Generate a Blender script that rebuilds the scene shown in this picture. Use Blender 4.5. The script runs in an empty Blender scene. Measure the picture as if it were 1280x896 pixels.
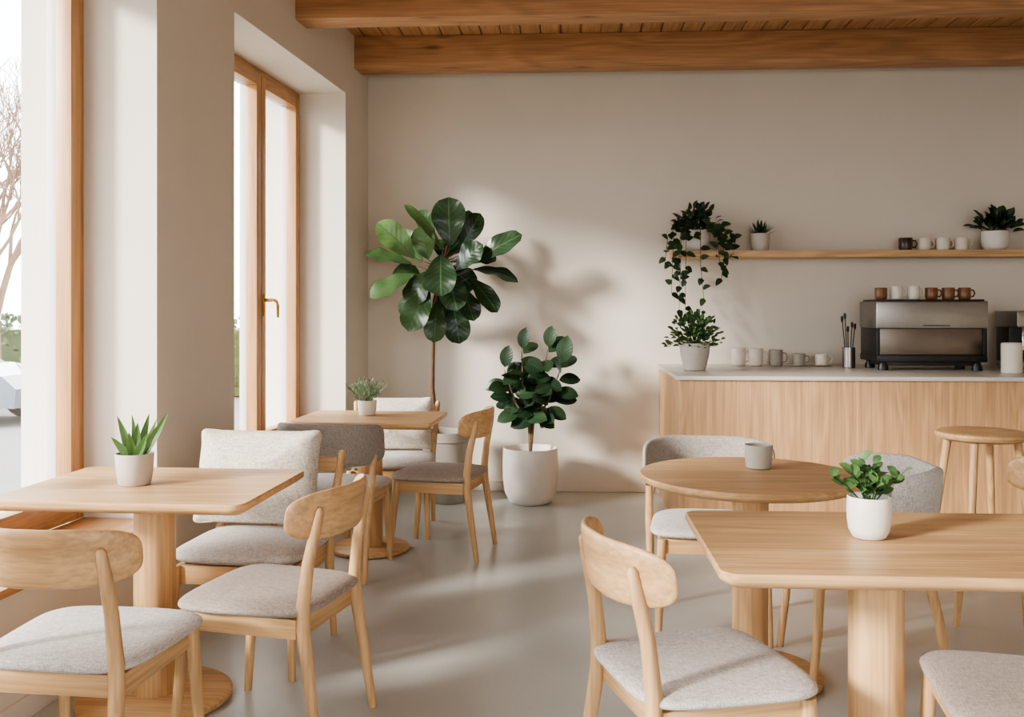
import bpy, bmesh, math, random
from mathutils import Vector, Matrix
S = bpy.context.scene
rnd = random.Random(7)

# ------------------------------------------------------------------ materials
def nm(name):
    m = bpy.data.materials.new(name); m.use_nodes = True
    nt = m.node_tree; b = nt.nodes["Principled BSDF"]
    return m, nt, b
def N(nt, typ, **kw):
    n = nt.nodes.new(typ)
    for k, v in kw.items():
        if k.startswith('i_'):
            n.inputs[k[2:].replace('_', ' ')].default_value = v
        else: setattr(n, k, v)
    return n
def ramp(nt, stops):
    r = nt.nodes.new('ShaderNodeValToRGB'); e = r.color_ramp.elements
    while len(e) < len(stops): e.new(.5)
    for i, (p, c) in enumerate(stops):
        e[i].position = p; e[i].color = (*c, 1)
    return r
def srgb(r, g, b):
    f = lambda c: (c/255/12.92) if c/255 <= .04045 else ((c/255+.055)/1.055)**2.4
    return (f(r), f(g), f(b))
def mixc(nt, a, b, fac, mode='MIX'):
    m = nt.nodes.new('ShaderNodeMix'); m.data_type = 'RGBA'; m.blend_type = mode
    for i, v in ((0, fac), (6, a), (7, b)):
        if hasattr(v, 'is_output'): nt.links.new(v, m.inputs[i])
        elif i == 0: m.inputs[0].default_value = v
        else: m.inputs[i].default_value = (*v, 1)
    return m.outputs[2]
def bump(nt, b, h, s, d=.002):
    n = N(nt, 'ShaderNodeBump'); n.inputs['Strength'].default_value = s; n.inputs['Distance'].default_value = d
    nt.links.new(h, n.inputs['Height']); nt.links.new(n.outputs[0], b.inputs['Normal'])

def wood(name, ca, cb, axis='X', rough=.45, ring=.5, knots=False):
    m, nt, b = nm(name)
    tc = N(nt, 'ShaderNodeTexCoord')
    ai = 'XYZ'.index(axis)
    def mp(cross, along):
        s = [cross]*3; s[ai] = along
        n = N(nt, 'ShaderNodeMapping'); n.inputs['Scale'].default_value = s
        nt.links.new(tc.outputs['Object'], n.inputs[0]); return n
    m1 = mp(4, .55); n1 = N(nt, 'ShaderNodeTexNoise', i_Scale=1.0, i_Detail=2.0, i_Distortion=.4)
    nt.links.new(m1.outputs[0], n1.inputs[0])
    mul = N(nt, 'ShaderNodeMath', operation='MULTIPLY'); mul.inputs[1].default_value = 55
    nt.links.new(n1.outputs[0], mul.inputs[0])
    sn = N(nt, 'ShaderNodeMath', operation='SINE'); nt.links.new(mul.outputs[0], sn.inputs[0])
    ma = N(nt, 'ShaderNodeMath', operation='MULTIPLY_ADD'); ma.inputs[1].default_value = .5; ma.inputs[2].default_value = .5
    nt.links.new(sn.outputs[0], ma.inputs[0])
    m2 = mp(90, 2.5); n2 = N(nt, 'ShaderNodeTexNoise', i_Scale=1.0, i_Detail=3.0)
    nt.links.new(m2.outputs[0], n2.inputs[0])
    m3 = mp(9, .6); n3 = N(nt, 'ShaderNodeTexNoise', i_Scale=1.0, i_Detail=3.0)
    nt.links.new(m3.outputs[0], n3.inputs[0])
    base = mixc(nt, ca, cb, n3.outputs[0])
    dark = tuple(c*.68 for c in cb)
    f1 = N(nt, 'ShaderNodeMath', operation='MULTIPLY'); f1.inputs[1].default_value = ring
    nt.links.new(ma.outputs[0], f1.inputs[0])
    c2 = mixc(nt, base, dark, f1.outputs[0])
    r = ramp(nt, [(.35, (.74,)*3), (.6, (1.06,)*3)]); nt.links.new(n2.outputs[0], r.inputs[0])
    c3 = mixc(nt, c2, r.outputs[0], .8, 'MULTIPLY')
    if knots:
        v = N(nt, 'ShaderNodeTexVoronoi', i_Scale=1.0); mk = mp(4.5, 1.1)
        nt.links.new(mk.outputs[0], v.inputs[0])
        kr = ramp(nt, [(.03, (1, 1, 1)), (.11, (0, 0, 0))]); nt.links.new(v.outputs['Distance'], kr.inputs[0])
        c3 = mixc(nt, c3, tuple(c*.3 for c in cb), kr.outputs[0])
    nt.links.new(c3, b.inputs['Base Color'])
    b.inputs['Roughness'].default_value = rough
    bump(nt, b, n2.outputs[0], .15, .001)
    return m
OA, OB = srgb(220, 181, 134), srgb(200, 156, 108)
oak = {a: wood('oak_'+a, OA, OB, a, .42, .4) for a in 'XYZ'}
BA, BB = srgb(204, 160, 118), srgb(180, 132, 92)
beamX = wood('beam_wood', BA, BB, 'X', .6, .4, True)
plankY = wood('plank_wood', srgb(214, 172, 128), srgb(190, 142, 100), 'Y', .6, .4, True)
frameZ = wood('window_wood_v', srgb(202, 154, 106), srgb(180, 130, 84), 'Z', .4, .25)
frameY = wood('window_wood_h', srgb(202, 154, 106), srgb(180, 130, 84), 'Y', .4, .25)

def plain(name, col, rough=.5, metal=0, var=.06, vs=12, bmp=0, bs=60, spec=None, coat=0):
    m, nt, b = nm(name)
    tc = N(nt, 'ShaderNodeTexCoord')
    n = N(nt, 'ShaderNodeTexNoise', i_Scale=vs, i_Detail=4.0); nt.links.new(tc.outputs['Object'], n.inputs[0])
    c = mixc(nt, tuple(x*(1-var) for x in col), tuple(min(1, x*(1+var)) for x in col), n.outputs[0])
    nt.links.new(c, b.inputs['Base Color'])
    b.inputs['Roughness'].default_value = rough; b.inputs['Metallic'].default_value = metal
    if coat: b.inputs['Coat Weight'].default_value = coat
    if bmp:
        n2 = N(nt, 'ShaderNodeTexNoise', i_Scale=bs, i_Detail=4.0); nt.links.new(tc.outputs['Object'], n2.inputs[0])
        bump(nt, b, n2.outputs[0], bmp, .003)
    return m
def fabric(name, col, k=1.0):
    m, nt, b = nm(name)
    tc = N(nt, 'ShaderNodeTexCoord')
    outs = []
    for sc in ((420, 420, 60), (60, 420, 420), (420, 60, 420)):
        mp = N(nt, 'ShaderNodeMapping'); mp.inputs['Scale'].default_value = [x*k for x in sc]
        nt.links.new(tc.outputs['Object'], mp.inputs[0])
        n = N(nt, 'ShaderNodeTexNoise', i_Scale=1.0, i_Detail=2.0); nt.links.new(mp.outputs[0], n.inputs[0]); outs.append(n.outputs[0])
    a = N(nt, 'ShaderNodeMath', operation='ADD'); nt.links.new(outs[0], a.inputs[0]); nt.links.new(outs[1], a.inputs[1])
    a2 = N(nt, 'ShaderNodeMath', operation='ADD'); nt.links.new(a.outputs[0], a2.inputs[0]); nt.links.new(outs[2], a2.inputs[1])
    d = N(nt, 'ShaderNodeMath', operation='MULTIPLY'); d.inputs[1].default_value = .333; nt.links.new(a2.outputs[0], d.inputs[0])
    r = ramp(nt, [(.39, (.56,)*3), (.61, (1.22,)*3)]); nt.links.new(d.outputs[0], r.inputs[0])
    c = mixc(nt, col, r.outputs[0], .85, 'MULTIPLY')
    nt.links.new(c, b.inputs['Base Color']); b.inputs['Roughness'].default_value = .95
    b.inputs['Sheen Weight'].default_value = .1
    bump(nt, b, d.outputs[0], .8, .002)
    return m
fab_light = fabric('linen_light', srgb(198, 190, 183), .68)
fab_taupe = fabric('linen_taupe', srgb(164, 150, 138), .68)
fab_grey = fabric('wool_grey', srgb(154, 145, 135), .68)
fab_cush = fabric('linen_cushion', srgb(204, 194, 180), .5)

def leafmat(name, dark, light, vein, rough=.35):
    m, nt, b = nm(name)
    uv = N(nt, 'ShaderNodeUVMap', uv_map='UVMap'); tn = N(nt, 'ShaderNodeUVMap', uv_map='tint')
    sx = N(nt, 'ShaderNodeSeparateXYZ'); nt.links.new(uv.outputs[0], sx.inputs[0])
    st = N(nt, 'ShaderNodeSeparateXYZ'); nt.links.new(tn.outputs[0], st.inputs[0])
    c = mixc(nt, dark, light, st.outputs[0])
    s1 = N(nt, 'ShaderNodeMath', operation='SUBTRACT'); s1.inputs[1].default_value = .5; nt.links.new(sx.outputs[0], s1.inputs[0])
    ab = N(nt, 'ShaderNodeMath', operation='ABSOLUTE'); nt.links.new(s1.outputs[0], ab.inputs[0])
    mid = N(nt, 'ShaderNodeMath', operation='LESS_THAN'); mid.inputs[1].default_value = .022; nt.links.new(ab.outputs[0], mid.inputs[0])
    k = N(nt, 'ShaderNodeMath', operation='MULTIPLY_ADD'); k.inputs[1].default_value = -.5
    nt.links.new(ab.outputs[0], k.inputs[0]); nt.links.new(sx.outputs[1], k.inputs[2])
    k2 = N(nt, 'ShaderNodeMath', operation='MULTIPLY'); k2.inputs[1].default_value = 50; nt.links.new(k.outputs[0], k2.inputs[0])
    k3 = N(nt, 'ShaderNodeMath', operation='SINE'); nt.links.new(k2.outputs[0], k3.inputs[0])
    k4 = N(nt, 'ShaderNodeMath', operation='GREATER_THAN'); k4.inputs[1].default_value = .93; nt.links.new(k3.outputs[0], k4.inputs[0])
    k5 = N(nt, 'ShaderNodeMath', operation='MULTIPLY'); k5.inputs[1].default_value = .45; nt.links.new(k4.outputs[0], k5.inputs[0])
    mx = N(nt, 'ShaderNodeMath', operation='MAXIMUM'); nt.links.new(mid.outputs[0], mx.inputs[0]); nt.links.new(k5.outputs[0], mx.inputs[1])
    c = mixc(nt, c, vein, mx.outputs[0])
    nt.links.new(c, b.inputs['Base Color']); b.inputs['Roughness'].default_value = rough
    bump(nt, b, k3.outputs[0], .15, .002)
    tr = N(nt, 'ShaderNodeBsdfTranslucent'); nt.links.new(c, tr.inputs[0])
    ms = N(nt, 'ShaderNodeMixShader'); ms.inputs[0].default_value = .15
    out = nt.nodes['Material Output']
    nt.links.new(b.outputs[0], ms.inputs[1]); nt.links.new(tr.outputs[0], ms.inputs[2]); nt.links.new(ms.outputs[0], out.inputs[0])
    return m
lf_fig = leafmat('leaf_fig', srgb(22, 42, 30), srgb(108, 142, 84), srgb(74, 104, 68), .32)
lf_dark = leafmat('leaf_rubber', srgb(22, 38, 28), srgb(56, 82, 50), srgb(52, 74, 50), .32)
lf_green = leafmat('leaf_green', srgb(44, 76, 40), srgb(100, 134, 78), srgb(100, 130, 86), .45)
lf_pale = leafmat('leaf_sage', srgb(100, 124, 92), srgb(170, 184, 148), srgb(150, 170, 130), .6)
lf_aloe = leafmat('leaf_aloe', srgb(66, 102, 54), srgb(122, 152, 88), srgb(86, 120, 66), .4)
bark = plain('bark', srgb(110, 84, 62), .9, 0, .3, 40, .6, 80)
soil = plain('soil', srgb(58, 44, 34), 1, 0, .4, 80, 1, 120)
cer_white = plain('ceramic_white', srgb(222, 216, 207), .45, 0, .03, 20, .1, 60)
cer_grey = plain('ceramic_grey', srgb(192, 184, 172), .6, 0, .06, 30, .2, 120)
cer_stone = plain('ceramic_stone', srgb(162, 154, 142), .6, 0, .1, 60, .2, 120)
cer_cream = plain('ceramic_cream', srgb(226, 217, 202), .4, 0, .05, 30)
cer_brown = plain('ceramic_brown', srgb(124, 84, 54), .35, 0, .2, 30)
cer_dark = plain('ceramic_dark_brown', srgb(66, 46, 36), .3, 0, .2, 30)
steel = plain('brushed_steel', srgb(148, 143, 137), .3, 1, .08, 40)
steel_reflect = plain('brushed_steel_reflection', srgb(118, 108, 99), .3, 1, .08, 40)  # darker steel with a brown reflection put into its base colour
chrome = plain('chrome', srgb(210, 208, 204), .12, 1, .02)
black = plain('black_plastic', srgb(22, 21, 20), .4, 0, .1)
brass = plain('brass', srgb(196, 152, 92), .25, 1, .04)
alu = plain('grey_aluminium', srgb(150, 150, 150), .5, .3, .04)
gasket = plain('white_profile', srgb(206, 204, 200), .5, 0, .02)
counter_stone = plain('counter_stone', srgb(200, 192, 182), .3, 0, .08, 8)
trim_m = plain('trim_paint', srgb(219, 209, 197), .6, 0, .02)

def plaster(name, col):
    m, nt, b = nm(name)
    tc = N(nt, 'ShaderNodeTexCoord')
    n = N(nt, 'ShaderNodeTexNoise', i_Scale=1.6, i_Detail=6.0, i_Roughness=.6); nt.links.new(tc.outputs['Object'], n.inputs[0])
    c = mixc(nt, tuple(x*.93 for x in col), tuple(min(1, x*1.06) for x in col), n.outputs[0])
    nt.links.new(c, b.inputs['Base Color']); b.inputs['Roughness'].default_value = .9
    n2 = N(nt, 'ShaderNodeTexNoise', i_Scale=45.0, i_Detail=5.0); nt.links.new(tc.outputs['Object'], n2.inputs[0])
    bump(nt, b, n2.outputs[0], .12, .004)
    return m
wallm = plaster('plaster_wall', srgb(221, 212, 198))
def concrete():
    m, nt, b = nm('polished_concrete')
    tc = N(nt, 'ShaderNodeTexCoord')
    n = N(nt, 'ShaderNodeTexNoise', i_Scale=1.1, i_Detail=4.0, i_Roughness=.45, i_Distortion=.1); nt.links.new(tc.outputs['Object'], n.inputs[0])
    r = ramp(nt, [(.25, srgb(177, 178, 173)), (.75, srgb(195, 196, 191))]); nt.links.new(n.outputs[0], r.inputs[0])
    n2 = N(nt, 'ShaderNodeTexNoise', i_Scale=55.0, i_Detail=4.0); nt.links.new(tc.outputs['Object'], n2.inputs[0])
    r2 = ramp(nt, [(.3, (.96,)*3), (.7, (1.02,)*3)]); nt.links.new(n2.outputs[0], r2.inputs[0])
    c = mixc(nt, r.outputs[0], r2.outputs[0], .7, 'MULTIPLY')
    nt.links.new(c, b.inputs['Base Color'])
    b.inputs['Roughness'].default_value = .29
    return m
floorm = concrete()
def glassm():
    m, nt, b = nm('window_glass')
    t = N(nt, 'ShaderNodeBsdfTransparent'); g = N(nt, 'ShaderNodeBsdfGlossy'); g.inputs['Roughness'].default_value = .02
    mx = N(nt, 'ShaderNodeMixShader'); mx.inputs[0].default_value = .05
    nt.links.new(t.outputs[0], mx.inputs[1]); nt.links.new(g.outputs[0], mx.inputs[2])
    nt.links.new(mx.outputs[0], nt.nodes['Material Output'].inputs[0])
    return m
glass = glassm()

# ------------------------------------------------------------------ builder
class B:
    def __init__(s): s.v = []; s.f = []; s.m = []; s.uv = []; s.mats = []; s.sm = []
    def add(s, verts, faces, mat, smooth=True, uv=None, tint=0.0):
        o = len(s.v); s.v += [tuple(v) for v in verts]
        if mat not in s.mats: s.mats.append(mat)
        mi = s.mats.index(mat)
        for f in faces:
            s.f.append([i+o for i in f]); s.m.append(mi); s.sm.append(smooth)
            s.uv.append(([uv[i] for i in f] if uv else None, tint))
    def obj(s, name, loc=(0, 0, 0), rot=0, sharp=38, scale=None):
        if scale: s.v = [(x*scale[0], y*scale[1], z*scale[2]) for x, y, z in s.v]
        me = bpy.data.meshes.new(name); me.from_pydata(s.v, [], s.f)
        for m in s.mats: me.materials.append(m)
        me.polygons.foreach_set('material_index', s.m)
        me.polygons.foreach_set('use_smooth', s.sm)
        u = me.uv_layers.new(name='UVMap'); t = me.uv_layers.new(name='tint')
        for p, (uvs, tt) in zip(me.polygons, s.uv):
            for j, l in enumerate(p.loop_indices):
                if uvs: u.data[l].uv = uvs[j]
                t.data[l].uv = (tt, 0)
        bm = bmesh.new(); bm.from_mesh(me)
        a = math.radians(sharp)
        for e in bm.edges:
            if len(e.link_faces) == 2 and e.calc_face_angle(0) > a: e.smooth = False
        bm.to_mesh(me); bm.free(); me.update()
        return inst(me, name, loc, rot)
    def box(s, x0, x1, y0, y1, z0, z1, mat, bev=0, T=None):
        bm = bmesh.new(); bmesh.ops.create_cube(bm, size=1)
        for v in bm.verts:
            v.co = ((x0+x1)/2+v.co.x*(x1-x0), (y0+y1)/2+v.co.y*(y1-y0), (z0+z1)/2+v.co.z*(z1-z0))
        if bev: bmesh.ops.bevel(bm, geom=bm.edges[:], offset=bev, segments=2, profile=.6, affect='EDGES')
        if T:
            for v in bm.verts: v.co = T(*v.co)
            bmesh.ops.recalc_face_normals(bm, faces=bm.faces)
        bm.verts.index_update()
        s.add([v.co.copy() for v in bm.verts], [[v.index for v in f.verts] for f in bm.faces], mat)
        bm.free()
    def lathe(s, prof, mat, c=(0, 0, 0), seg=36, squash=1):
        vs = []; fs = []; n = len(prof)
        for (r, z) in prof:
            for k in range(seg):
                a = 2*math.pi*k/seg; vs.append((c[0]+r*math.cos(a), c[1]+r*math.sin(a)*squash, c[2]+z))
        for i in range(n-1):
            for k in range(seg):
                k2 = (k+1) % seg
                fs.append([i*seg+k, i*seg+k2, (i+1)*seg+k2, (i+1)*seg+k])
        if prof[0][0] > 1e-5: fs.append(list(range(seg))[::-1])
        if prof[-1][0] > 1e-5: fs.append([(n-1)*seg+k for k in range(seg)])
        s.add(vs, fs, mat)
    def tube(s, pts, rad, mat, seg=12, cap=True):
        pts = [Vector(p) for p in pts]; n = len(pts)
        if not hasattr(rad, '__len__'): rad = [rad]*n
        vs = []; fs = []; ref = None
        for i, p in enumerate(pts):
            d = (pts[min(i+1, n-1)]-pts[max(i-1, 0)]).normalized()
            if ref is None: ref = Vector((1, 0, 0)) if abs(d.x) < .8 else Vector((0, 1, 0))
            a = (ref-d*ref.dot(d)).normalized(); b2 = d.cross(a); ref = a
            for k in range(seg):
                t = 2*math.pi*k/seg; vs.append(p+(a*math.cos(t)+b2*math.sin(t))*rad[i])
        for i in range(n-1):
            for k in range(seg):
                k2 = (k+1) % seg; fs.append([i*seg+k, i*seg+k2, (i+1)*seg+k2, (i+1)*seg+k])
        if cap: fs.append(list(range(seg))[::-1]); fs.append([(n-1)*seg+k for k in range(seg)])
        s.add(vs, fs, mat)
    def pad(s, W, H, T, p, q, fn, mat, seg=48, flat=1.0):
        """super-elliptic pillow; u in [-W,W], v in [-H,H], w thickness; fn maps to xyz"""
        R = [0, .25, .5, .7, .82, .9, .95, .98, .995, 1]
        def sp(c): return math.copysign(abs(c)**(2/p), c)
        vs = []; fs = []
        for side in (1, -1):
            for r in R[:-1] if side == -1 else R:
                w = side*T*max(0, 1-r**q)**.5*(1 if side == 1 else flat)
                for k in range(seg):
                    a = 2*math.pi*(k+.5)/seg
                    vs.append(fn(W*r*sp(math.cos(a)), H*r*sp(math.sin(a)), w))
        n = len(R)
        for i in range(n-1):
            for k in range(seg):
                k2 = (k+1) % seg; fs.append([i*seg+k, i*seg+k2, (i+1)*seg+k2, (i+1)*seg+k])
        o = n*seg
        for i in range(n-2):
            for k in range(seg):
                k2 = (k+1) % seg; fs.append([o+i*seg+k2, o+i*seg+k, o+(i+1)*seg+k, o+(i+1)*seg+k2])
        for k in range(seg):
            k2 = (k+1) % seg; fs.append([o+(n-2)*seg+k2, o+(n-2)*seg+k, (n-1)*seg+k, (n-1)*seg+k2])
        bm = bmesh.new(); bv = [bm.verts.new(v) for v in vs]
        for f in fs: bm.faces.new([bv[i] for i in f])
        bmesh.ops.remove_doubles(bm, verts=bm.verts, dist=1e-5)
        bmesh.ops.recalc_face_normals(bm, faces=bm.faces); bm.verts.index_update()
        s.add([v.co.copy() for v in bm.verts], [[v.index for v in f.verts] for f in bm.faces], mat); bm.free()
    def slab(s, hx, hy, r, layers, mat):
        vs = []; fs = []; q = 8; seg = 4*(q+1)
        for (ins, z) in layers:
            ring = []
            for (sx, sy) in ((1, 1), (-1, 1), (-1, -1), (1, -1)):
                for k in range(q+1):
                    a = math.radians(90*k/q); rr = r-ins
                    ring.append((sx*((hx-r)+rr*math.cos(a)), sy*((hy-r)+rr*math.sin(a)), z))
            vs += sorted(ring, key=lambda v: math.atan2(v[1], v[0]))
        for i in range(len(layers)-1):
            for k in range(seg):
                k2 = (k+1) % seg; fs.append([i*seg+k, i*seg+k2, (i+1)*seg+k2, (i+1)*seg+k])
        fs.append(list(range(seg))[::-1]); fs.append([(len(layers)-1)*seg+k for k in range(seg)])
        s.add(vs, fs, mat)
    def leaf(s, base, tip, width, nh, mat, shape='oval', arch=.08, fold=.15, tint=.3, n=9, wav=.0):
        base = Vector(base); tip = Vector(tip); d = tip-base; L = d.length; d.normalize()
        nh = Vector(nh); nn = nh-d*nh.dot(d)
        if nn.length < 1e-3: nn = Vector((0, -1, 0)).cross(d)
        nn.normalize(); sd = d.cross(nn)
        vs = []; uv = []; fs = []; A = [-1, -.55, 0, .55, 1]
        ph = rnd.random()*6
        for i in range(n+1):
            t = i/n
            if shape == 'fiddle':
                w = (math.sin(math.pi*t**1.35)**.5)*(.72+.28*t) if 0 < t < 1 else 0
            elif shape == 'oval': w = math.sin(math.pi*t)**.65
            elif shape == 'lance': w = math.sin(math.pi*t**.6)**.8 if t < 1 else 0
            elif shape == 'heart': w = (math.sin(math.pi*t**.6)**.7) if t < 1 else 0
            else: w = (1-t)**.6*(.75+.5*t)
            w = max(abs(w), .02)*width/2
            for a in A:
                p = base+d*(t*L)+sd*(a*w)+nn*(arch*L*4*t*(1-t)+fold*abs(a)*w+wav*w*math.sin(t*14+ph+a)*abs(a))
                vs.append(p); uv.append((a*.5+.5, t))
        k = len(A)
        for i in range(n):
            for j in range(k-1):
                fs.append([i*k+j, i*k+j+1, (i+1)*k+j+1, (i+1)*k+j])
        s.add(vs, fs, mat, True, uv, tint)
def inst(me, name, loc, rot=0):
    o = bpy.data.objects.new(name, me); S.collection.objects.link(o)
    o.location = loc; o.rotation_euler = (0, 0, math.radians(rot)); return o

# ------------------------------------------------------------------ room shell
CX, CY = -1.467, 7.13
def LW(t, r, z): return Vector((CX-.0784*t-.9969*r, CY-.9969*t+.0784*r, z))
HC = 3.30; SILL = .44; HEAD = 2.85; TH = .62
wins = [(.554, 2.394), (3.175, 5.55), (6.3, 8.7)]
w = B()
edges = [0]+[e for a in wins for e in a]+[9.95]
for i in range(0, len(edges), 2): w.box(edges[i], edges[i+1], 0, TH, 0, HC, wallm, 0, LW)
for a, b_ in wins:
    w.box(a, b_, 0, TH, 0, SILL, wallm, 0, LW); w.box(a, b_, 0, TH, HEAD, HC, wallm, 0, LW)
w.obj('wall_left')
w = B(); w.box(-2.3, 5.4, 7.13, 7.33, 0, HC, wallm); w.obj('wall_back')
w = B(); w.box(5.2, 5.4, -2.75, 7.13, 0, HC, wallm); w.obj('wall_right')
w = B()
w.box(-3.0, -.6, -2.95, -2.75, 0, HC, wallm); w.box(3.0, 5.4, -2.95, -2.75, 0, HC, wallm)
w.box(-.6, 3.0, -2.95, -2.75, 0, .4, wallm); w.box(-.6, 3.0, -2.95, -2.75, 2.9, HC, wallm)  # leaves the opening for the added fill window
w.obj('wall_front')
w = B(); w.box(-3.1, 5.4, -2.95, 7.33, -.2, 0, floorm); w.obj('floor')
w = B()
x = -3.1
while x < 5.35:
    w.box(x, x+.132, -2.95, 7.33, HC, HC+.02, plankY, .004); x += .14
w.box(-3.1, 5.4, -2.95, 7.33, HC+.02, HC+.2, plankY)
w.obj('ceiling')
for yb in (6.88, 5.70, 4.52, 3.34, 2.16, .98, -.2, -1.4):
    xl = CX-.0786*(CY-yb)-.03
    w = B(); w.box(xl, 5.19, -.10, .10, 3.07, HC-.001, beamX, .008); w.obj('ceiling_beam', (0, yb, 0))
w = B(); w.box(-1.46, .66, 7.115, 7.129, .001, .075, trim_m, .003); w.obj('baseboard_back')
w = B(); w.box(.02, 9.9, -.014, -.001, .001, .075, trim_m, .002, LW); w.obj('baseboard_left')

def window(k, a, b_, mull):
    w = B(); z0, z1 = SILL+.03, HEAD
    def fr(t0, t1, r0, r1, za, zb, wd, mv, mh):
        w.box(t0, t0+wd, r0, r1, za, zb, mv, .003, LW); w.box(t1-wd, t1, r0, r1, za, zb, mv, .003, LW)
        w.box(t0+wd, t1-wd, r0, r1, za, za+wd, mh, .003, LW); w.box(t0+wd, t1-wd, r0, r1, zb-wd, zb, mh, .003, LW)
    fr(a+.001, b_-.001, .33, .40, z0, z1-.001, .05, frameZ, frameY)
    fr(a+.001, b_-.001, .402, .45, z0, z1-.001, .055, alu, alu)
    cells = [a+.045]+list(mull)+[b_-.045]
    for i in range(len(cells)-1):
        t0, t1 = cells[i]+.004, cells[i+1]-.004
        fr(t0, t1, .315, .385, z0+.045, z1-.045, .068, frameZ, frameY)
        fr(t0+.012, t1-.012, .386, .43, z0+.055, z1-.055, .05, gasket, gasket)
        w.box(t0+.06, t1-.06, .398, .402, z0+.1, z1-.1, glass, 0, LW)
    w.box(a+.002, b_-.002, -.03, .33, SILL+.001, SILL+.03, frameY, .004, LW)
    for mt in mull:
        hz = 1.38
        w.box(mt-.05, mt-.02, .305, .315, hz-.07, hz+.07, brass, .004, LW)
        w.tube([LW(mt-.035, r, hz+.03) for r in (.31, .262)], .011, brass)
        w.tube([LW(mt-.035, .262, hz+.03), LW(mt-.06, .26, hz+.03), LW(mt-.10, .258, hz+.025), LW(mt-.125, .258, hz), LW(mt-.13, .258, hz-.08)], [.011, .011, .01, .01, .008], brass)
    w.obj('window_%d' % k)
window(1, *wins[0], [1.275]); window(2, *wins[1], [4.3]); window(3, *wins[2], [7.5])
w = B()
for xx in (-.6, .58, 1.76, 2.93): w.box(xx, xx+.07, -2.9, -2.82, .4, 2.9, frameZ, .004)
w.box(-.53, 2.93, -2.9, -2.82, .4, .47, frameY); w.box(-.53, 2.93, -2.9, -2.82, 2.83, 2.9, frameY)
w.box(-.53, 2.93, -2.865, -2.86, .47, 2.83, glass)
w.obj('window_4')  # unseen window behind the camera, added for frontal fill from the sky

# ------------------------------------------------------------------ counter, shelf
CH = .95
cpan = wood('counter_oak', srgb(206, 165, 122), srgb(190, 146, 102), 'Z', .5, .4)
w = B()
w.box(.70, 4.3, 5.86, 7.125, .001, CH-.026, cpan, .002)
w.box(.68, 4.32, 5.84, 7.128, CH-.025, CH, counter_stone, .004)
w.obj('service_counter')
w = B(); w.box(.78, 4.1, 6.87, 7.128, 1.72, 1.769, oak['X'], .004); w.obj('wall_shelf')
CH += .001

# ------------------------------------------------------------------ tables
def legs_disc(w, x, y, pr, br):
    w.lathe([(pr, .03), (pr, .716)], oak['Z'], (x, y, 0), 40)
    w.lathe([(br-.01, .001), (br, .008), (br, .022), (br-.012, .03), (0, .031)], oak['X'], (x, y, 0), 56)
def rect_table(x0, x1, y0, y1, px=None, br=.26, rot=0):
    w = B(); hx, hy = (x1-x0)/2, (y1-y0)/2; cx, cy = (x0+x1)/2, (y0+y1)/2
    w.slab(hx, hy, .05, [(.022, .714), (.003, .728), (0, .734), (0, .745), (.005, .75)], oak['X'])
    legs_disc(w, (px-cx) if px is not None else 0, 0, .07, br)
    return w.obj('cafe_table', (cx, cy, 0), rot)
rect_table(-1.84, -.98, 2.93, 3.60, -1.42, .26, -2)
rect_table(.36, 1.42, 2.22, 2.93, .82, .26)
rect_table(-1.48, -.69, 5.05, 5.66, -1.09, .22, -2)
w = B(); R = .405
w.lathe([(R-.03, .716), (R-.004, .728), (R, .735), (R, .745), (R-.004, .75), (0, .75)], oak['X'], (0, 0, 0), 72)
legs_disc(w, 0, 0, .065, .26); w.obj('round_cafe_table', (.685, 3.58, 0))

# ------------------------------------------------------------------ chairs
def seatpad(w, fab, W=.245, D=.235, z=.437, T=.026):
    w.pad(W, D, T, 5, 5, lambda u, v, h: (u*(1+.07*v/D), v, z+h+.006*(1-(u/W)**2)*(h > 0)), fab, 56)
def rails(w, hw=.195, hd=.185, z0=.355, z1=.415):
    w.box(-hw, hw, hd-.012, hd+.012, z0, z1, oak['X'], .003); w.box(-hw+.015, hw-.015, -hd-.012, -hd+.012, z0, z1, oak['X'], .003)
    for sx in (-1, 1): w.box(sx*(hw-.005)-.011, sx*(hw-.005)+.011, -hd, hd, z0, z1, oak['Y'], .003)
def chair_wood(fab):
    w = B()
    for sx in (-1, 1):
        w.tube([(sx*.222, .225, 0), (sx*.212, .208, .2), (sx*.202, .192, .415)], [.0135, .0175, .021], oak['Z'], 16)
        P = [(sx*.205, -.262, 0), (sx*.198, -.232, .2), (sx*.19, -.205, .38), (sx*.186, -.203, .46), (sx*.182, -.216, .58), (sx*.176, -.242, .70), (sx*.174, -.252, .745), (sx*.174, -.254, .755)]
        w.tube(P, [.0135, .018, .021, .021, .019, .0165, .013, .006], oak['Z'], 16)
    rails(w); seatpad(w, fab)
    R = .32; yc = .04
    def fn(u, v, h):
        a = u/R; zz = .728+v; k = (R+h)
        return (k*math.sin(a), yc-k*math.cos(a)-(v*.14), zz)
    w.pad(.275, .078, .012, 3.4, 9, fn, oak['X'], 64)
    return w
def chair_uph(fab, seat):
    w = B()
    for sx in (-1, 1):
        w.tube([(sx*.222, .225, 0), (sx*.215, .205, .2), (sx*.205, .192, .415)], [.0135, .0175, .02], oak['Z'], 16)
        w.tube([(sx*.245, -.25, 0), (sx*.245, -.215, .25), (sx*.25, -.17, .42), (sx*.252, -.12, .62)], [.0135, .0175, .019, .015], oak['Z'], 16)
    rails(w, .21); seatpad(w, seat)
    R = .275; yc = .0
    def fn(u, v, h):
        a = u/R; k = R+h
        e = abs(u)/.40
        return (k*math.sin(a), yc-k*math.cos(a)-v*.12, .675+v*(1-.10*e*e))
    w.pad(.40, .11, .026, 6, 5, fn, fab, 72)
    return w
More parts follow.
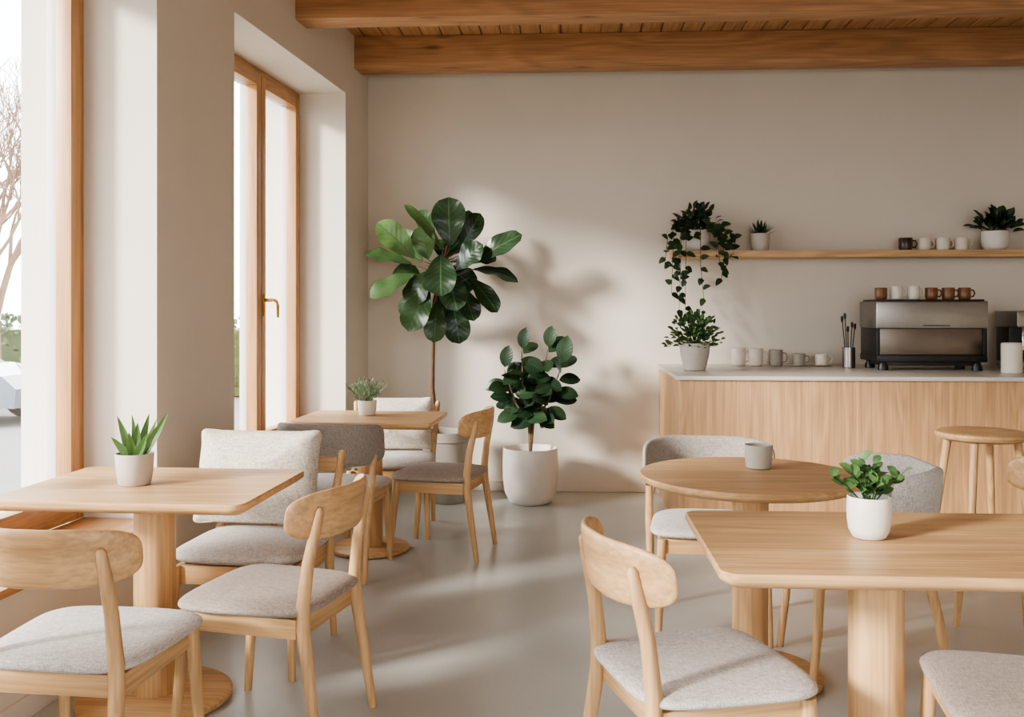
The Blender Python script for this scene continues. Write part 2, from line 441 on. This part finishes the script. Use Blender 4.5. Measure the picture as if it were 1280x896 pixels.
def chair_frame(seat):
    w = B()
    for sx in (-1, 1):
        w.tube([(sx*.235, .23, 0), (sx*.225, .205, .40)], [.0135, .02], oak['Z'], 16)
        w.tube([(sx*.235, -.27, 0), (sx*.232, -.22, .3), (sx*.235, -.215, .45), (sx*.25, -.26, .62), (sx*.262, -.30, .755), (sx*.262, -.302, .765)], [.0135, .018, .02, .018, .015, .007], oak['Z'], 16)
    rails(w, .22, .19, .33, .40)
    w.pad(.26, .245, .035, 5, 5, lambda u, v, h: (u, v, .435+h), seat, 56)
    for zz, yy in ((.71, -.285), (.56, -.245)):
        w.box(-.245, .245, yy-.009, yy+.009, zz-.03, zz+.03, oak['X'], .004)
    return w
mA = chair_wood(fab_light).obj('dining_chair', (-1.32, 2.62, 0), -4)
mB = chair_wood(fab_taupe).obj('dining_chair', (-.95, 3.10, 0), 78)
inst(mA.data, 'dining_chair', (.345, 2.50, 0), -72)
inst(mB.data, 'dining_chair', (1.13, 2.36, 0), 82)
inst(mB.data, 'dining_chair', (-.69, 5.37, 0), 80)
inst(mA.data, 'dining_chair', (1.93, 4.02, 0), 8)
mU = chair_uph(fab_grey, fab_light).obj('upholstered_chair', (-1.19, 4.96, 0), -8)
inst(mU.data, 'upholstered_chair', (.62, 4.14, 0), 176)
chair_uph(fab_light, fab_light).obj('upholstered_chair', (1.10, 3.70, 0), 92)
mF = chair_frame(fab_light).obj('lounge_chair', (-1.21, 3.70, 0), 176)
inst(mF.data, 'lounge_chair', (-1.05, 5.82, 0), 184)
def cushion(x, y, W, H, T, rot, tilt, z=.472):
    w = B()
    t = math.radians(tilt)
    def fn(u, v, h):
        cu, cv = abs(u/W), abs(v/H)
        k = 1-.10*(1-cu**2)*cv**3; k2 = 1-.07*(1-cv**2)*cu**3
        u, v = u*k2, v*k
        vv = v+H; wr = .007*math.sin(u*26+v*17)+.005*math.sin(v*38-u*21+1)
        h = h+wr*(1 if abs(h) > .01 else 0)
        return (u, -h*math.cos(t)+vv*math.sin(t), vv*math.cos(t)+h*math.sin(t))
    w.pad(W, H, T, 16, 2.0, fn, fab_cush, 96)
    return w.obj('scatter_cushion', (x, y, z), rot)
cushion(-1.265, 3.85, .265, .20, .08, -4, 14)
cushion(-1.02, 5.95, .20, .17, .065, 4, 14)

# bar stool
w = B()
w.lathe([(.19, .70), (.215, .712), (.22, .725), (.215, .737), (.20, .742), (.10, .737), (0, .735)], oak['X'], (0, 0, 0), 56)
for a in (45, 135, 225, 315):
    c, s_ = math.cos(math.radians(a)), math.sin(math.radians(a))
    w.tube([(c*.26, s_*.26, 0), (c*.16, s_*.16, .705)], [.015, .02], oak['Z'], 16)
for a in (45, 135, 225, 315):
    c, s_ = math.cos(math.radians(a)), math.sin(math.radians(a)); c2, s2 = math.cos(math.radians(a+90)), math.sin(math.radians(a+90))
    z = .22 if a % 180 == 45 else .28; r = .26-.1*z/.705
    w.tube([(c*r, s_*r, z), (c2*r, s2*r, z)], .011, oak['X'], 12)
w.obj('bar_stool', (2.10, 4.95, 0), 10)

# ------------------------------------------------------------------ pots and plants
def pot(w, R, H, mat, kind='cup', c=(0, 0, 0)):
    if kind == 'cup': pr = [(R*.78, 0), (R*.84, .004), (R*.95, H*.4), (R, H-.003), (R*.985, H), (R*.93, H-.002), (R*.9, H*.86)]
    elif kind == 'egg': pr = [(R*.66, 0), (R*.76, H*.03), (R*.92, H*.2), (R*.99, H*.45), (R, H*.7), (R*.975, H*.985), (R*.955, H), (R*.92, H*.985), (R*.9, H*.88)]
    elif kind == 'taper': pr = [(R*.62, 0), (R*.67, H*.02), (R*.9, H*.6), (R*.93, H*.86), (R, H*.87), (R, H-.002), (R*.97, H), (R*.92, H-.003), (R*.9, H*.86)]
    w.lathe(pr, mat, c, 44)
    w.lathe([(R*.905, H*.87), (R*.5, H*.885), (0, H*.89)], soil, c, 32)
def sph(u, el): return Vector((math.cos(u)*math.cos(el), math.sin(u)*math.cos(el), math.sin(el)))

# fiddle leaf fig  (leaf table in centimetres)
w = B(); pot(w, .19, .50, cer_stone, 'taper', (.10, 0, 0))
tr = [(0.03, 0, .43), (-.005, 0, .8), (-.0, .0, 1.12), (.01, 0, 1.35), (.05, .0, 1.58), (.10, 0, 1.80)]
w.tube(tr, [.017, .015, .014, .013, .011, .007], bark, 10)
LV = [ # bx,bz, tx,tz, width, y, tint, normal
 (12, 179, 11, 214, 27, 0, .12, (0, -1, .2)), (7, 176, -19, 208, 9, -6, .5, (.6, -1, .3)), (-12, 171, -37, 195, 21, -10, .8, (-.2, -1, .5)),
 (-15, 167, -48, 174, 16, -4, .35, (0, -.8, 1)), (-12, 160, -41, 143, 18, -12, .4, (-.2, -1, .7)), (-2, 150, -14, 120, 23, -14, .25, (-.1, -1, .3)),
 (7, 173, 9, 144, 25, -18, .1, (0, -1, .5)), (28, 167, 63, 187, 19, -4, .12, (.1, -1, .7)), (27, 163, 60, 154, 15, 0, .05, (0, -.7, 1)),
 (26, 157, 46, 133, 16, -6, .05, (.3, -1, .4)), (4, 141, 2, 112, 18, -6, .2, (0, -1, .2)), (14, 141, 19, 111, 21, -2, .08, (.1, -1, .2)),
 (21, 150, 30, 127, 17, -8, .05, (.3, -1, .3)), (18, 177, 33, 203, 16, 3, .08, (.3, -1, .1)), (-8, 168, -24, 191, 18, 3, .5, (0, -1, .2)),
 (0, 183, -11, 206, 14, 6, .3, (.2, -1, 0)), (17, 163, 36, 180, 21, -6, .08, (0, -1, .6)), (0, 163, -15, 138, 22, -8, .15, (-.2, -1, .5)),
 (11, 160, 19, 134, 22, -12, .1, (.1, -1, .4)), (-10, 160, -30, 163, 19, 8, .2, (0, -1, .8)), (10, 165, 28, 150, 20, 8, .05, (0, -1, .5)),
 (5, 155, 10, 128, 22, 8, .05, (0, -1, 0)), (6, 172, 24, 190, 20, 12, .05, (0, -1, .3)), (-3, 170, -8, 193, 19, -5, .4, (0, -1, .3)),
 (22, 170, 44, 172, 17, 7, .05, (0, -1, .7)), (-4, 152, -24, 130, 16, 6, .15, (0, -1, .4)), (20, 175, 24, 206, 14, 8, .06, (0, -1, .1)),
 (8, 170, 2, 186, 20, 15, .1, (0, -.3, 1)), (5, 160, -5, 150, 20, 15, .1, (0, .5, .8)), (12, 168, 24, 172, 20, 16, .1, (0, .5, .8))]
for (bx, bz, tx, tz, wd, yy, ti, nh) in LV:
    y = yy/100
    f = min(max((bz-112)/70, 0), 1); st = Vector((f*.09, 0, (bz-6)/100))
    b = Vector((bx/100, y*.6, bz/100)); t = Vector((tx/100, y*1.5, tz/100))
    w.tube([st, (st+b)/2+Vector((0, 0, -.01)), b], [.005, .004, .003], bark, 6)
    w.leaf(b, t, wd/100, nh, lf_fig, 'fiddle', rnd.uniform(.04, .12), .18, ti, 16, .12)
w.obj('fiddle_leaf_fig', (-.92, 6.72, 0))

# rubber plant
w = B(); pot(w, .195, .385, cer_white, 'egg')
stems = [[(0, 0, .34), (-.01, 0, .55), (-.05, -.02, .8), (-.06, -.03, 1.06)], [(0, .01, .34), (.0, 0, .5), (.08, .0, .78), (.12, 0, 1.07)],
         [(0, 0, .34), (.0, -.02, .55), (-.10, -.05, .7), (-.18, -.06, .93)], [(0, 0, .34), (.02, -.02, .55), (.13, -.04, .72), (.22, -.05, .96)]]
for st in stems:
    P = [Vector(p) for p in st]
    w.tube(P, [.011, .009, .007, .003], bark, 8)
    for k in range(18):
        f = 1.2+1.8*k/17; i = min(int(f), 2); p = P[i].lerp(P[i+1], f-i)
        if p.z < .60: continue
        u = k*2.4+rnd.random(); L = rnd.uniform(.145, .195)
        d = sph(u, rnd.uniform(-.5, .5)); d.y *= .6; d.normalize()
        if k == 17: d = Vector((.2, 0, 1)).normalized()
        b = p+d*.02
        w.leaf(b, b+d*L, L*.62, (-.2*d.x, -1, .7), lf_dark, 'oval', .08, .12, rnd.uniform(0, .6), 8)
w.obj('rubber_plant', (-.235, 6.72, 0))

def bushy(w, c, n, R, H, L, W, mat, shape='oval', seed=1, lo=0.1, stemr=.0015, ysc=1.0):
    r = random.Random(seed); c = Vector(c)
    for k in range(n):
        u = k*2.39996+r.random()*.5; e = r.uniform(lo, 1.45); q = r.uniform(.35, 1)
        d = sph(u, e); p = c+Vector((d.x*R*q, d.y*R*q*ysc, d.z*H*q))
        if k % 3 == 0: w.tube([c, c+(p-c)*.5+Vector((0, 0, .01)), p], stemr, mat, 5)
        ld = (d+Vector((r.uniform(-.5, .5), r.uniform(-.5, .5), r.uniform(-.3, .5)))).normalized()
        if ysc < 1: ld.y = ld.y*.4 if ld.y > 0 else ld.y
        ll = L*r.uniform(.7, 1.15)
        w.leaf(p, p+ld*ll, W*r.uniform(.8, 1.1), (r.uniform(-.4, .4), -.7, 1), mat, shape, .1, .2, r.uniform(0, 1), 5)
w = B(); pot(w, .064, .108, cer_grey, 'cup')
for (tx, ty, tz, wd) in [(-.062, 0, .235, .03), (-.02, .02, .24, .03), (.015, -.01, .215, .032), (.07, .02, .225, .032), (.118, 0, .25, .032), (-.075, -.02, .165, .03), (.06, -.04, .18, .03), (.0, -.045, .185, .03), (.03, .05, .24, .028)]:
    b = Vector((tx*.18, ty*.3, .09)); w.leaf(b, (tx, ty, tz), wd, (rnd.uniform(-.5, .5), -1, .2), lf_aloe, 'lance', -.08, .45, rnd.random(), 9)
w.obj('potted_succulent', (-1.485, 3.25, .751))
w = B(); pot(w, .055, .085, cer_cream, 'cup')
r = random.Random(5)
for k in range(46):
    u = r.random()*6.28; e = r.uniform(.5, 1.5); d = sph(u, e); L = r.uniform(.09, .15)
    b = Vector((d.x*.03, d.y*.03, .075)); tip = b+d*L; w.tube([b, tip], .0012, lf_pale, 5)
    for j in range(7):
        p = b.lerp(tip, .3+.1*j); dd = (d+sph(j*2.4, .3)*.9).normalized()
        w.leaf(p, p+dd*.026, .009, (0, -1, 1), lf_pale, 'oval', .05, .2, r.random(), 3)
w.obj('potted_herb', (-1.12, 5.42, .751))
# sprig plant on front table: upright stems with paired pointed-oval leaves
w = B(); pot(w, .057, .11, cer_white, 'egg')
r = random.Random(3)
for k in range(15):
    u = k*2.4; e = r.uniform(.6, 1.5); d = sph(u, e); L = r.uniform(.055, .11)
    b = Vector((d.x*.02, d.y*.02, .09)); tip = b+d*L+Vector((0, 0, .01)); w.tube([b, (b+tip)/2+Vector((0, 0, .008)), tip], .0017, lf_green, 6)
    for j in range(7):
        p = b.lerp(tip, .35+.65*j/6); a2 = j*1.57+k
        dd = (Vector((math.cos(a2), math.sin(a2), .35))+d*.5).normalized()
        ll = r.uniform(.03, .042)
        w.leaf(p, p+dd*ll, ll*.68, (r.uniform(-.3, .3), -.7, 1), lf_green, 'oval', .1, .2, r.random(), 6)
w.obj('potted_peperomia', (.81, 2.60, .751))
w = B(); w.lathe([(.04, 0), (.047, .004), (.052, .05), (.053, .088), (.051, .09), (.048, .087), (.046, .012), (0, .01)], cer_stone, (0, 0, 0), 40)
w.lathe([(.0465, .07), (0, .071)], soil, (0, 0, 0), 32)
w.obj('stoneware_cup', (.74, 3.70, .751))
w = B(); pot(w, .105, .18, cer_grey, 'taper')
bushy(w, (0, 0, .17), 300, .19, .21, .038, .026, lf_green, 'oval', 9, -.1)
w.obj('potted_fern', (.86, 6.38, CH))
# trailing plant on shelf
w = B(); pot(w, .09, .15, cer_white, 'egg')
bushy(w, (0, 0, .15), 70, .20, .17, .07, .042, lf_dark, 'heart', 12, .1, ysc=.4)
r = random.Random(4)
for k, (dx, dz, dy) in enumerate([(-.13, -.42, -.13), (-.10, -.50, -.16), (-.18, -.30, -.1), (.20, -.05, -.1), (.0, -.34, -.17), (.25, .02, -.05), (-.22, -.12, -.08), (.12, -.12, -.16), (-.14, -.2, -.15), (.16, -.2, -.14)]):
    P = [Vector((0, 0, .14)), Vector((dx*.6, dy*.7, .20)), Vector((dx, dy, .10)), Vector((dx*1.05, dy*1.05, (dz+.1)/2)), Vector((dx*1.0+r.uniform(-.03, .03), dy, dz))]
    w.tube(P, [.003, .0025, .002, .002, .0015], lf_dark, 6)
    for j in range(11):
        f = .8+3.2*j/10; i = min(int(f), 3); p = P[i].lerp(P[i+1], f-i)
        d = Vector((r.uniform(-1, 1), r.uniform(-.6, .1), r.uniform(-.9, .3))).normalized()
        w.leaf(p, p+d*r.uniform(.055, .08), .044, (d.x*.3, -1, .5), lf_dark, 'heart', .08, .15, r.random(), 5)
w.obj('trailing_pothos', (.96, 6.99, 1.77))
w = B(); pot(w, .068, .125, cer_grey, 'cup')
for k in range(26):
    d = sph(k*2.4, .35+1.15*k/26); b = Vector((0, 0, .11))+d*.015
    w.leaf(b, b+d*(.085+.03*rnd.random()), .024, (-d.x, -d.y, 1.2), lf_dark, 'lance', -.08, .4, rnd.random(), 6)
w.obj('potted_agave', (1.41, 6.99, 1.77))
w = B(); pot(w, .09, .135, cer_white, 'egg')
bushy(w, (0, 0, .13), 85, .16, .13, .085, .044, lf_dark, 'oval', 21, .0, ysc=.35)
w.obj('potted_zz_plant', (3.05, 6.98, 1.77))

# ------------------------------------------------------------------ crockery & machines
def mug_mesh(mat, R=.043, H=.092):
    w = B(); w.lathe([(R*.82, 0), (R*.93, .004), (R, .02), (R, H-.002), (R*.97, H), (R*.92, H-.003), (R*.88, .01), (0, .008)], mat, (0, 0, 0), 32)
    w.tube([(R*.95, 0, H*.8), (R*1.45, 0, H*.78), (R*1.68, 0, H*.52), (R*1.45, 0, H*.27), (R*.95, 0, H*.22)], .0055, mat, 10)
    return w
mm = {}
def mug(kind, x, y, z, rot=0, name='coffee_mug'):
    mat, R, H = kind
    if kind not in mm: mm[kind] = mug_mesh(mat, R, H).obj(name, (x, y, z), rot)
    else: inst(mm[kind].data, name, (x, y, z), rot)
KD, KC = (cer_dark, .047, .088), (cer_cream, .045, .088)
mug(KD, 2.43, 6.98, 1.771, 0); mug(KC, 2.56, 6.99, 1.771, 0); mug(KC, 2.69, 6.98, 1.771, 0); mug(KC, 2.82, 6.99, 1.771, 0)
KT = (cer_cream, .05, .125); KST = (cer_stone, .048, .115)
mug(KT, 1.245, 6.93, CH, 0); mug(KT, 1.36, 6.90, CH, 0); mug(KST, 1.50, 6.90, CH, 0)
def saucer(x, y):
    w = B(); w.lathe([(.035, 0), (.07, .008), (.075, .013), (.068, .012), (.03, .006), (0, .006)], cer_cream, (0, 0, 0), 32); w.obj('saucer', (x, y, CH))
for x_ in (1.66, 1.82): saucer(x_, 6.90)
mug((cer_stone, .045, .08), 1.66, 6.90, CH+.007, 0); mug((cer_cream, .044, .075), 1.82, 6.90, CH+.007, 0)
w = B(); w.lathe([(.04, 0), (.043, .003), (.043, .14), (.04, .14), (.039, .01), (0, .01)], steel, (0, 0, 0), 28)
for dx, dy, h in ((-.045, 0, .34), (-.02, .02, .36), (.02, -.01, .30), (.045, .01, .29), (0, .02, .27)):
    w.tube([(dx*.3, dy*.3, .015), (dx, dy, h)], [.0035, .0035], black, 8)
    w.lathe([(.003, -.03), (.009, -.015), (.009, .008), (.002, .016)], black, (dx, dy, h), 10)
w.obj('utensil_jar', (1.95, 6.70, CH))

# espresso machine
w = B(); hw = .375
w.box(-hw, hw, 0, .46, .275, .455, steel, .012)
w.box(-hw+.02, hw-.02, .02, .44, .455, .466, black, .004)
w.box(-hw+.025, hw-.025, .03, .43, .10, .275, steel_reflect, .006)  # lower panel, its brown reflection is in the colour
w.box(-hw+.005, -hw+.03, .01, .44, .085, .28, black, .005); w.box(hw-.03, hw-.005, .01, .44, .085, .28, black, .005)
w.box(-hw+.005, hw-.005, -.0, .46, .055, .10, black, .008)
w.box(-hw+.05, hw-.05, .05, .42, .03, .055, black, .004)
for xx in (-hw+.06, hw-.06):
    for yy in (.05, .40): w.lathe([(.035, 0), (.035, .02), (.022, .055)], black, (xx, yy, 0), 20)
w.box(-.06, .12, -.003, .001, .292, .298, black)
for xx in (-.2, .2):
    w.lathe([(.035, .2), (.035, .26)], chrome, (xx, .47, 0), 20); w.tube([(xx, .47, .2), (xx, .60, .19)], [.012, .014], black, 12)
w.obj('espresso_machine', (2.405, 6.42, CH), 0, scale=(.96, .78, 1))
K1 = (cer_cream, .04, .088); K2 = (cer_brown, .04, .078)
for i, (kk, xx) in enumerate([(K2, 2.115), (K1, 2.215), (K1, 2.33), (K2, 2.445), (K2, 2.555), (K2, 2.66)]):
    mug(kk, xx, 6.54, CH+.467, 90 if i == 0 else 0)
w = B()
w.lathe([(.06, 0), (.062, .004), (.062, .185), (.055, .19), (.05, .185), (.05, .05), (0, .05)], cer_cream, (0, 0, 0), 32)
w.obj('ceramic_canister', (2.83, 6.24, CH))
w = B()
w.box(-.15, .15, .16, .40, .03, .37, black, .012); w.box(-.16, .16, -.02, .41, .28, .39, steel, .012)
w.box(-.15, .15, -.04, .40, .0, .05, steel, .008); w.box(-.14, .14, -.03, .18, .05, .056, black)
w.lathe([(.03, .23), (.035, .28)], chrome, (0, .06, 0), 24); w.lathe([(.034, .205), (.034, .23)], chrome, (0, .06, 0), 24)
w.tube([(0, .03, .218), (0, -.11, .205)], [.011, .014], black, 12)
w.tube([(-.12, .0, .31), (-.125, -.03, .26), (-.12, -.02, .13)], .006, chrome, 10)
w.obj('coffee_machine', (3.19, 6.62, CH), 0, scale=(1, .8, 1))

# ------------------------------------------------------------------ outside
pave = plain('paving', srgb(112, 110, 106), .9, 0, .1, 2)
w = B(); w.box(-60, -2.9, -40, 70, -.6, -.51, pave); w.obj('pavement')
w = B(); w.box(-2.9, 40, -40, -3.1, -.6, -.51, pave); w.obj('pavement')
hedgem = plain('hedge_leaves', srgb(60, 76, 38), .9, 0, .4, 6, 1, 20)
hleaf = leafmat('leaf_hedge', srgb(44, 62, 32), srgb(84, 104, 54), srgb(70, 90, 50), .6)
w = B(); r = random.Random(2)
for k in range(4200):
    p = Vector((r.uniform(-22, -4), 20+r.uniform(-.55, .3), -.3+1.5*r.random()**.8)); d = sph(r.random()*6.28, r.uniform(-.3, 1.2))
    w.leaf(p, p+d*.17, .09, (r.uniform(-1, 1), -1, .6), hleaf, 'oval', .1, .1, r.random(), 3)
w.box(-22, -4, 19.7, 20.3, -.5, .9, hedgem, .1)
w.obj('hedge')
def tree(x, y, seed, h):
    r = random.Random(seed); w = B()
    def br(p, d, L, rad, lv):
        q = p; P = [p]; dd = d.copy()
        for i in range(3):
            dd = (dd+Vector((r.uniform(-.2, .2), r.uniform(-.2, .2), r.uniform(-.05, .15)))).normalized(); q = q+dd*L/3; P.append(q)
        w.tube(P, [rad, rad*.88, rad*.76, rad*.62], bark, 4 if lv > 1 else 10)
        if lv < 7:
            for j in range(3 if lv < 3 else 2):
                nd = (dd+Vector((r.uniform(-1, 1), r.uniform(-1, 1), r.uniform(-.2, .7)))*.75).normalized()
                br(P[r.choice([2, 3])], nd, L*r.uniform(.62, .8), max(rad*.6, .007), lv+1)
    br(Vector((0, 0, 0)), Vector((0, 0, 1)), h, .12, 0)
    w.obj('bare_tree', (x, y, -.5))
tree(-10.6, 17.5, 3, 2.4); tree(-14.8, 23, 8, 3.0); tree(-12.6, 19.0, 11, 2.6)
# parked car
carp = plain('car_paint', srgb(96, 104, 114), .3, .5, .02, coat=1); cgl = plain('car_glass', srgb(40, 46, 52), .1, 0, .02); rub = plain('tyre', srgb(26, 26, 26), .8)
w = B()
def ext(prof, y0, y1, mat, ins=0):
    n = len(prof); vs = [(x, y0, z) for x, z in prof]+[(x, y1, z) for x, z in prof]
    fs = [list(range(n)), list(range(n, 2*n))[::-1]]+[[(i+1) % n, i, i+n, (i+1) % n+n] for i in range(n)]
    w.add(vs, fs, mat, False)
ext([(-2.1, .3), (-2.15, .62), (-2.0, .86), (-1.3, .93), (1.0, .93), (1.9, .80), (2.13, .6), (2.1, .3)], -.88, .88, carp)
ext([(-1.55, .93), (-.95, 1.38), (.15, 1.42), (1.0, .93)], -.74, .74, cgl)
ext([(-1.0, 1.38), (-.9, 1.43), (.1, 1.46), (.2, 1.40)], -.73, .73, carp)
for x_ in (-1.3, 1.3):
    for y_ in (-.82, .82):
        w.tube([(x_, y_-.11, .32), (x_, y_+.11, .32)], .32, rub, 28); w.tube([(x_, y_-.115, .32), (x_, y_+.115, .32)], .19, alu, 20)
w.box(-.35, -.33, -.745, .745, .93, 1.4, carp)
w.obj('parked_car', (-10.6, 15.3, -.5), 0)

# ------------------------------------------------------------------ light
d = Vector((1, .70, -.44)).normalized()
sl = bpy.data.lights.new('sun', 'SUN'); sl.energy = 8.5; sl.angle = math.radians(10); sl.color = (1, .96, .91)
so = bpy.data.objects.new('sun', sl); S.collection.objects.link(so); so.rotation_euler = d.to_track_quat('-Z', 'Y').to_euler(); so.location = (-20, -14, 9)
wd = bpy.data.worlds.new('World'); S.world = wd; wd.use_nodes = True
bg = wd.node_tree.nodes['Background']; bg.inputs[0].default_value = (.93, .97, 1, 1); bg.inputs[1].default_value = 8.6
def portal(loc, q, sx, sy):
    l = bpy.data.lights.new('portal', 'AREA'); l.shape = 'RECTANGLE'; l.size = sx; l.size_y = sy
    l.cycles.is_portal = True
    o = bpy.data.objects.new('window_portal', l); S.collection.objects.link(o); o.location = loc; o.rotation_euler = q
for a, b_ in wins:
    c = LW((a+b_)/2, .60, (SILL+HEAD)/2)
    q = Vector((.9969, -.0784, 0)).to_track_quat('-Z', 'Z').to_euler()
    portal(c, q, b_-a, HEAD-SILL)
portal((1.2, -2.93, 1.65), Vector((0, 1, 0)).to_track_quat('-Z', 'Z').to_euler(), 3.6, 2.5)  # portal of the added fill window behind the camera

# ------------------------------------------------------------------ camera
cam = bpy.data.cameras.new('camera'); co = bpy.data.objects.new('camera', cam); S.collection.objects.link(co)
co.location = (0, 0, 1.36); co.rotation_euler = (math.radians(90), 0, math.radians(3.10))
cam.sensor_width = 36; cam.lens = 33.75; cam.shift_y = -.0492
S.camera = co
S.view_settings.view_transform = 'AgX'; S.view_settings.look = 'AgX - Medium High Contrast'; S.view_settings.exposure = 0.0
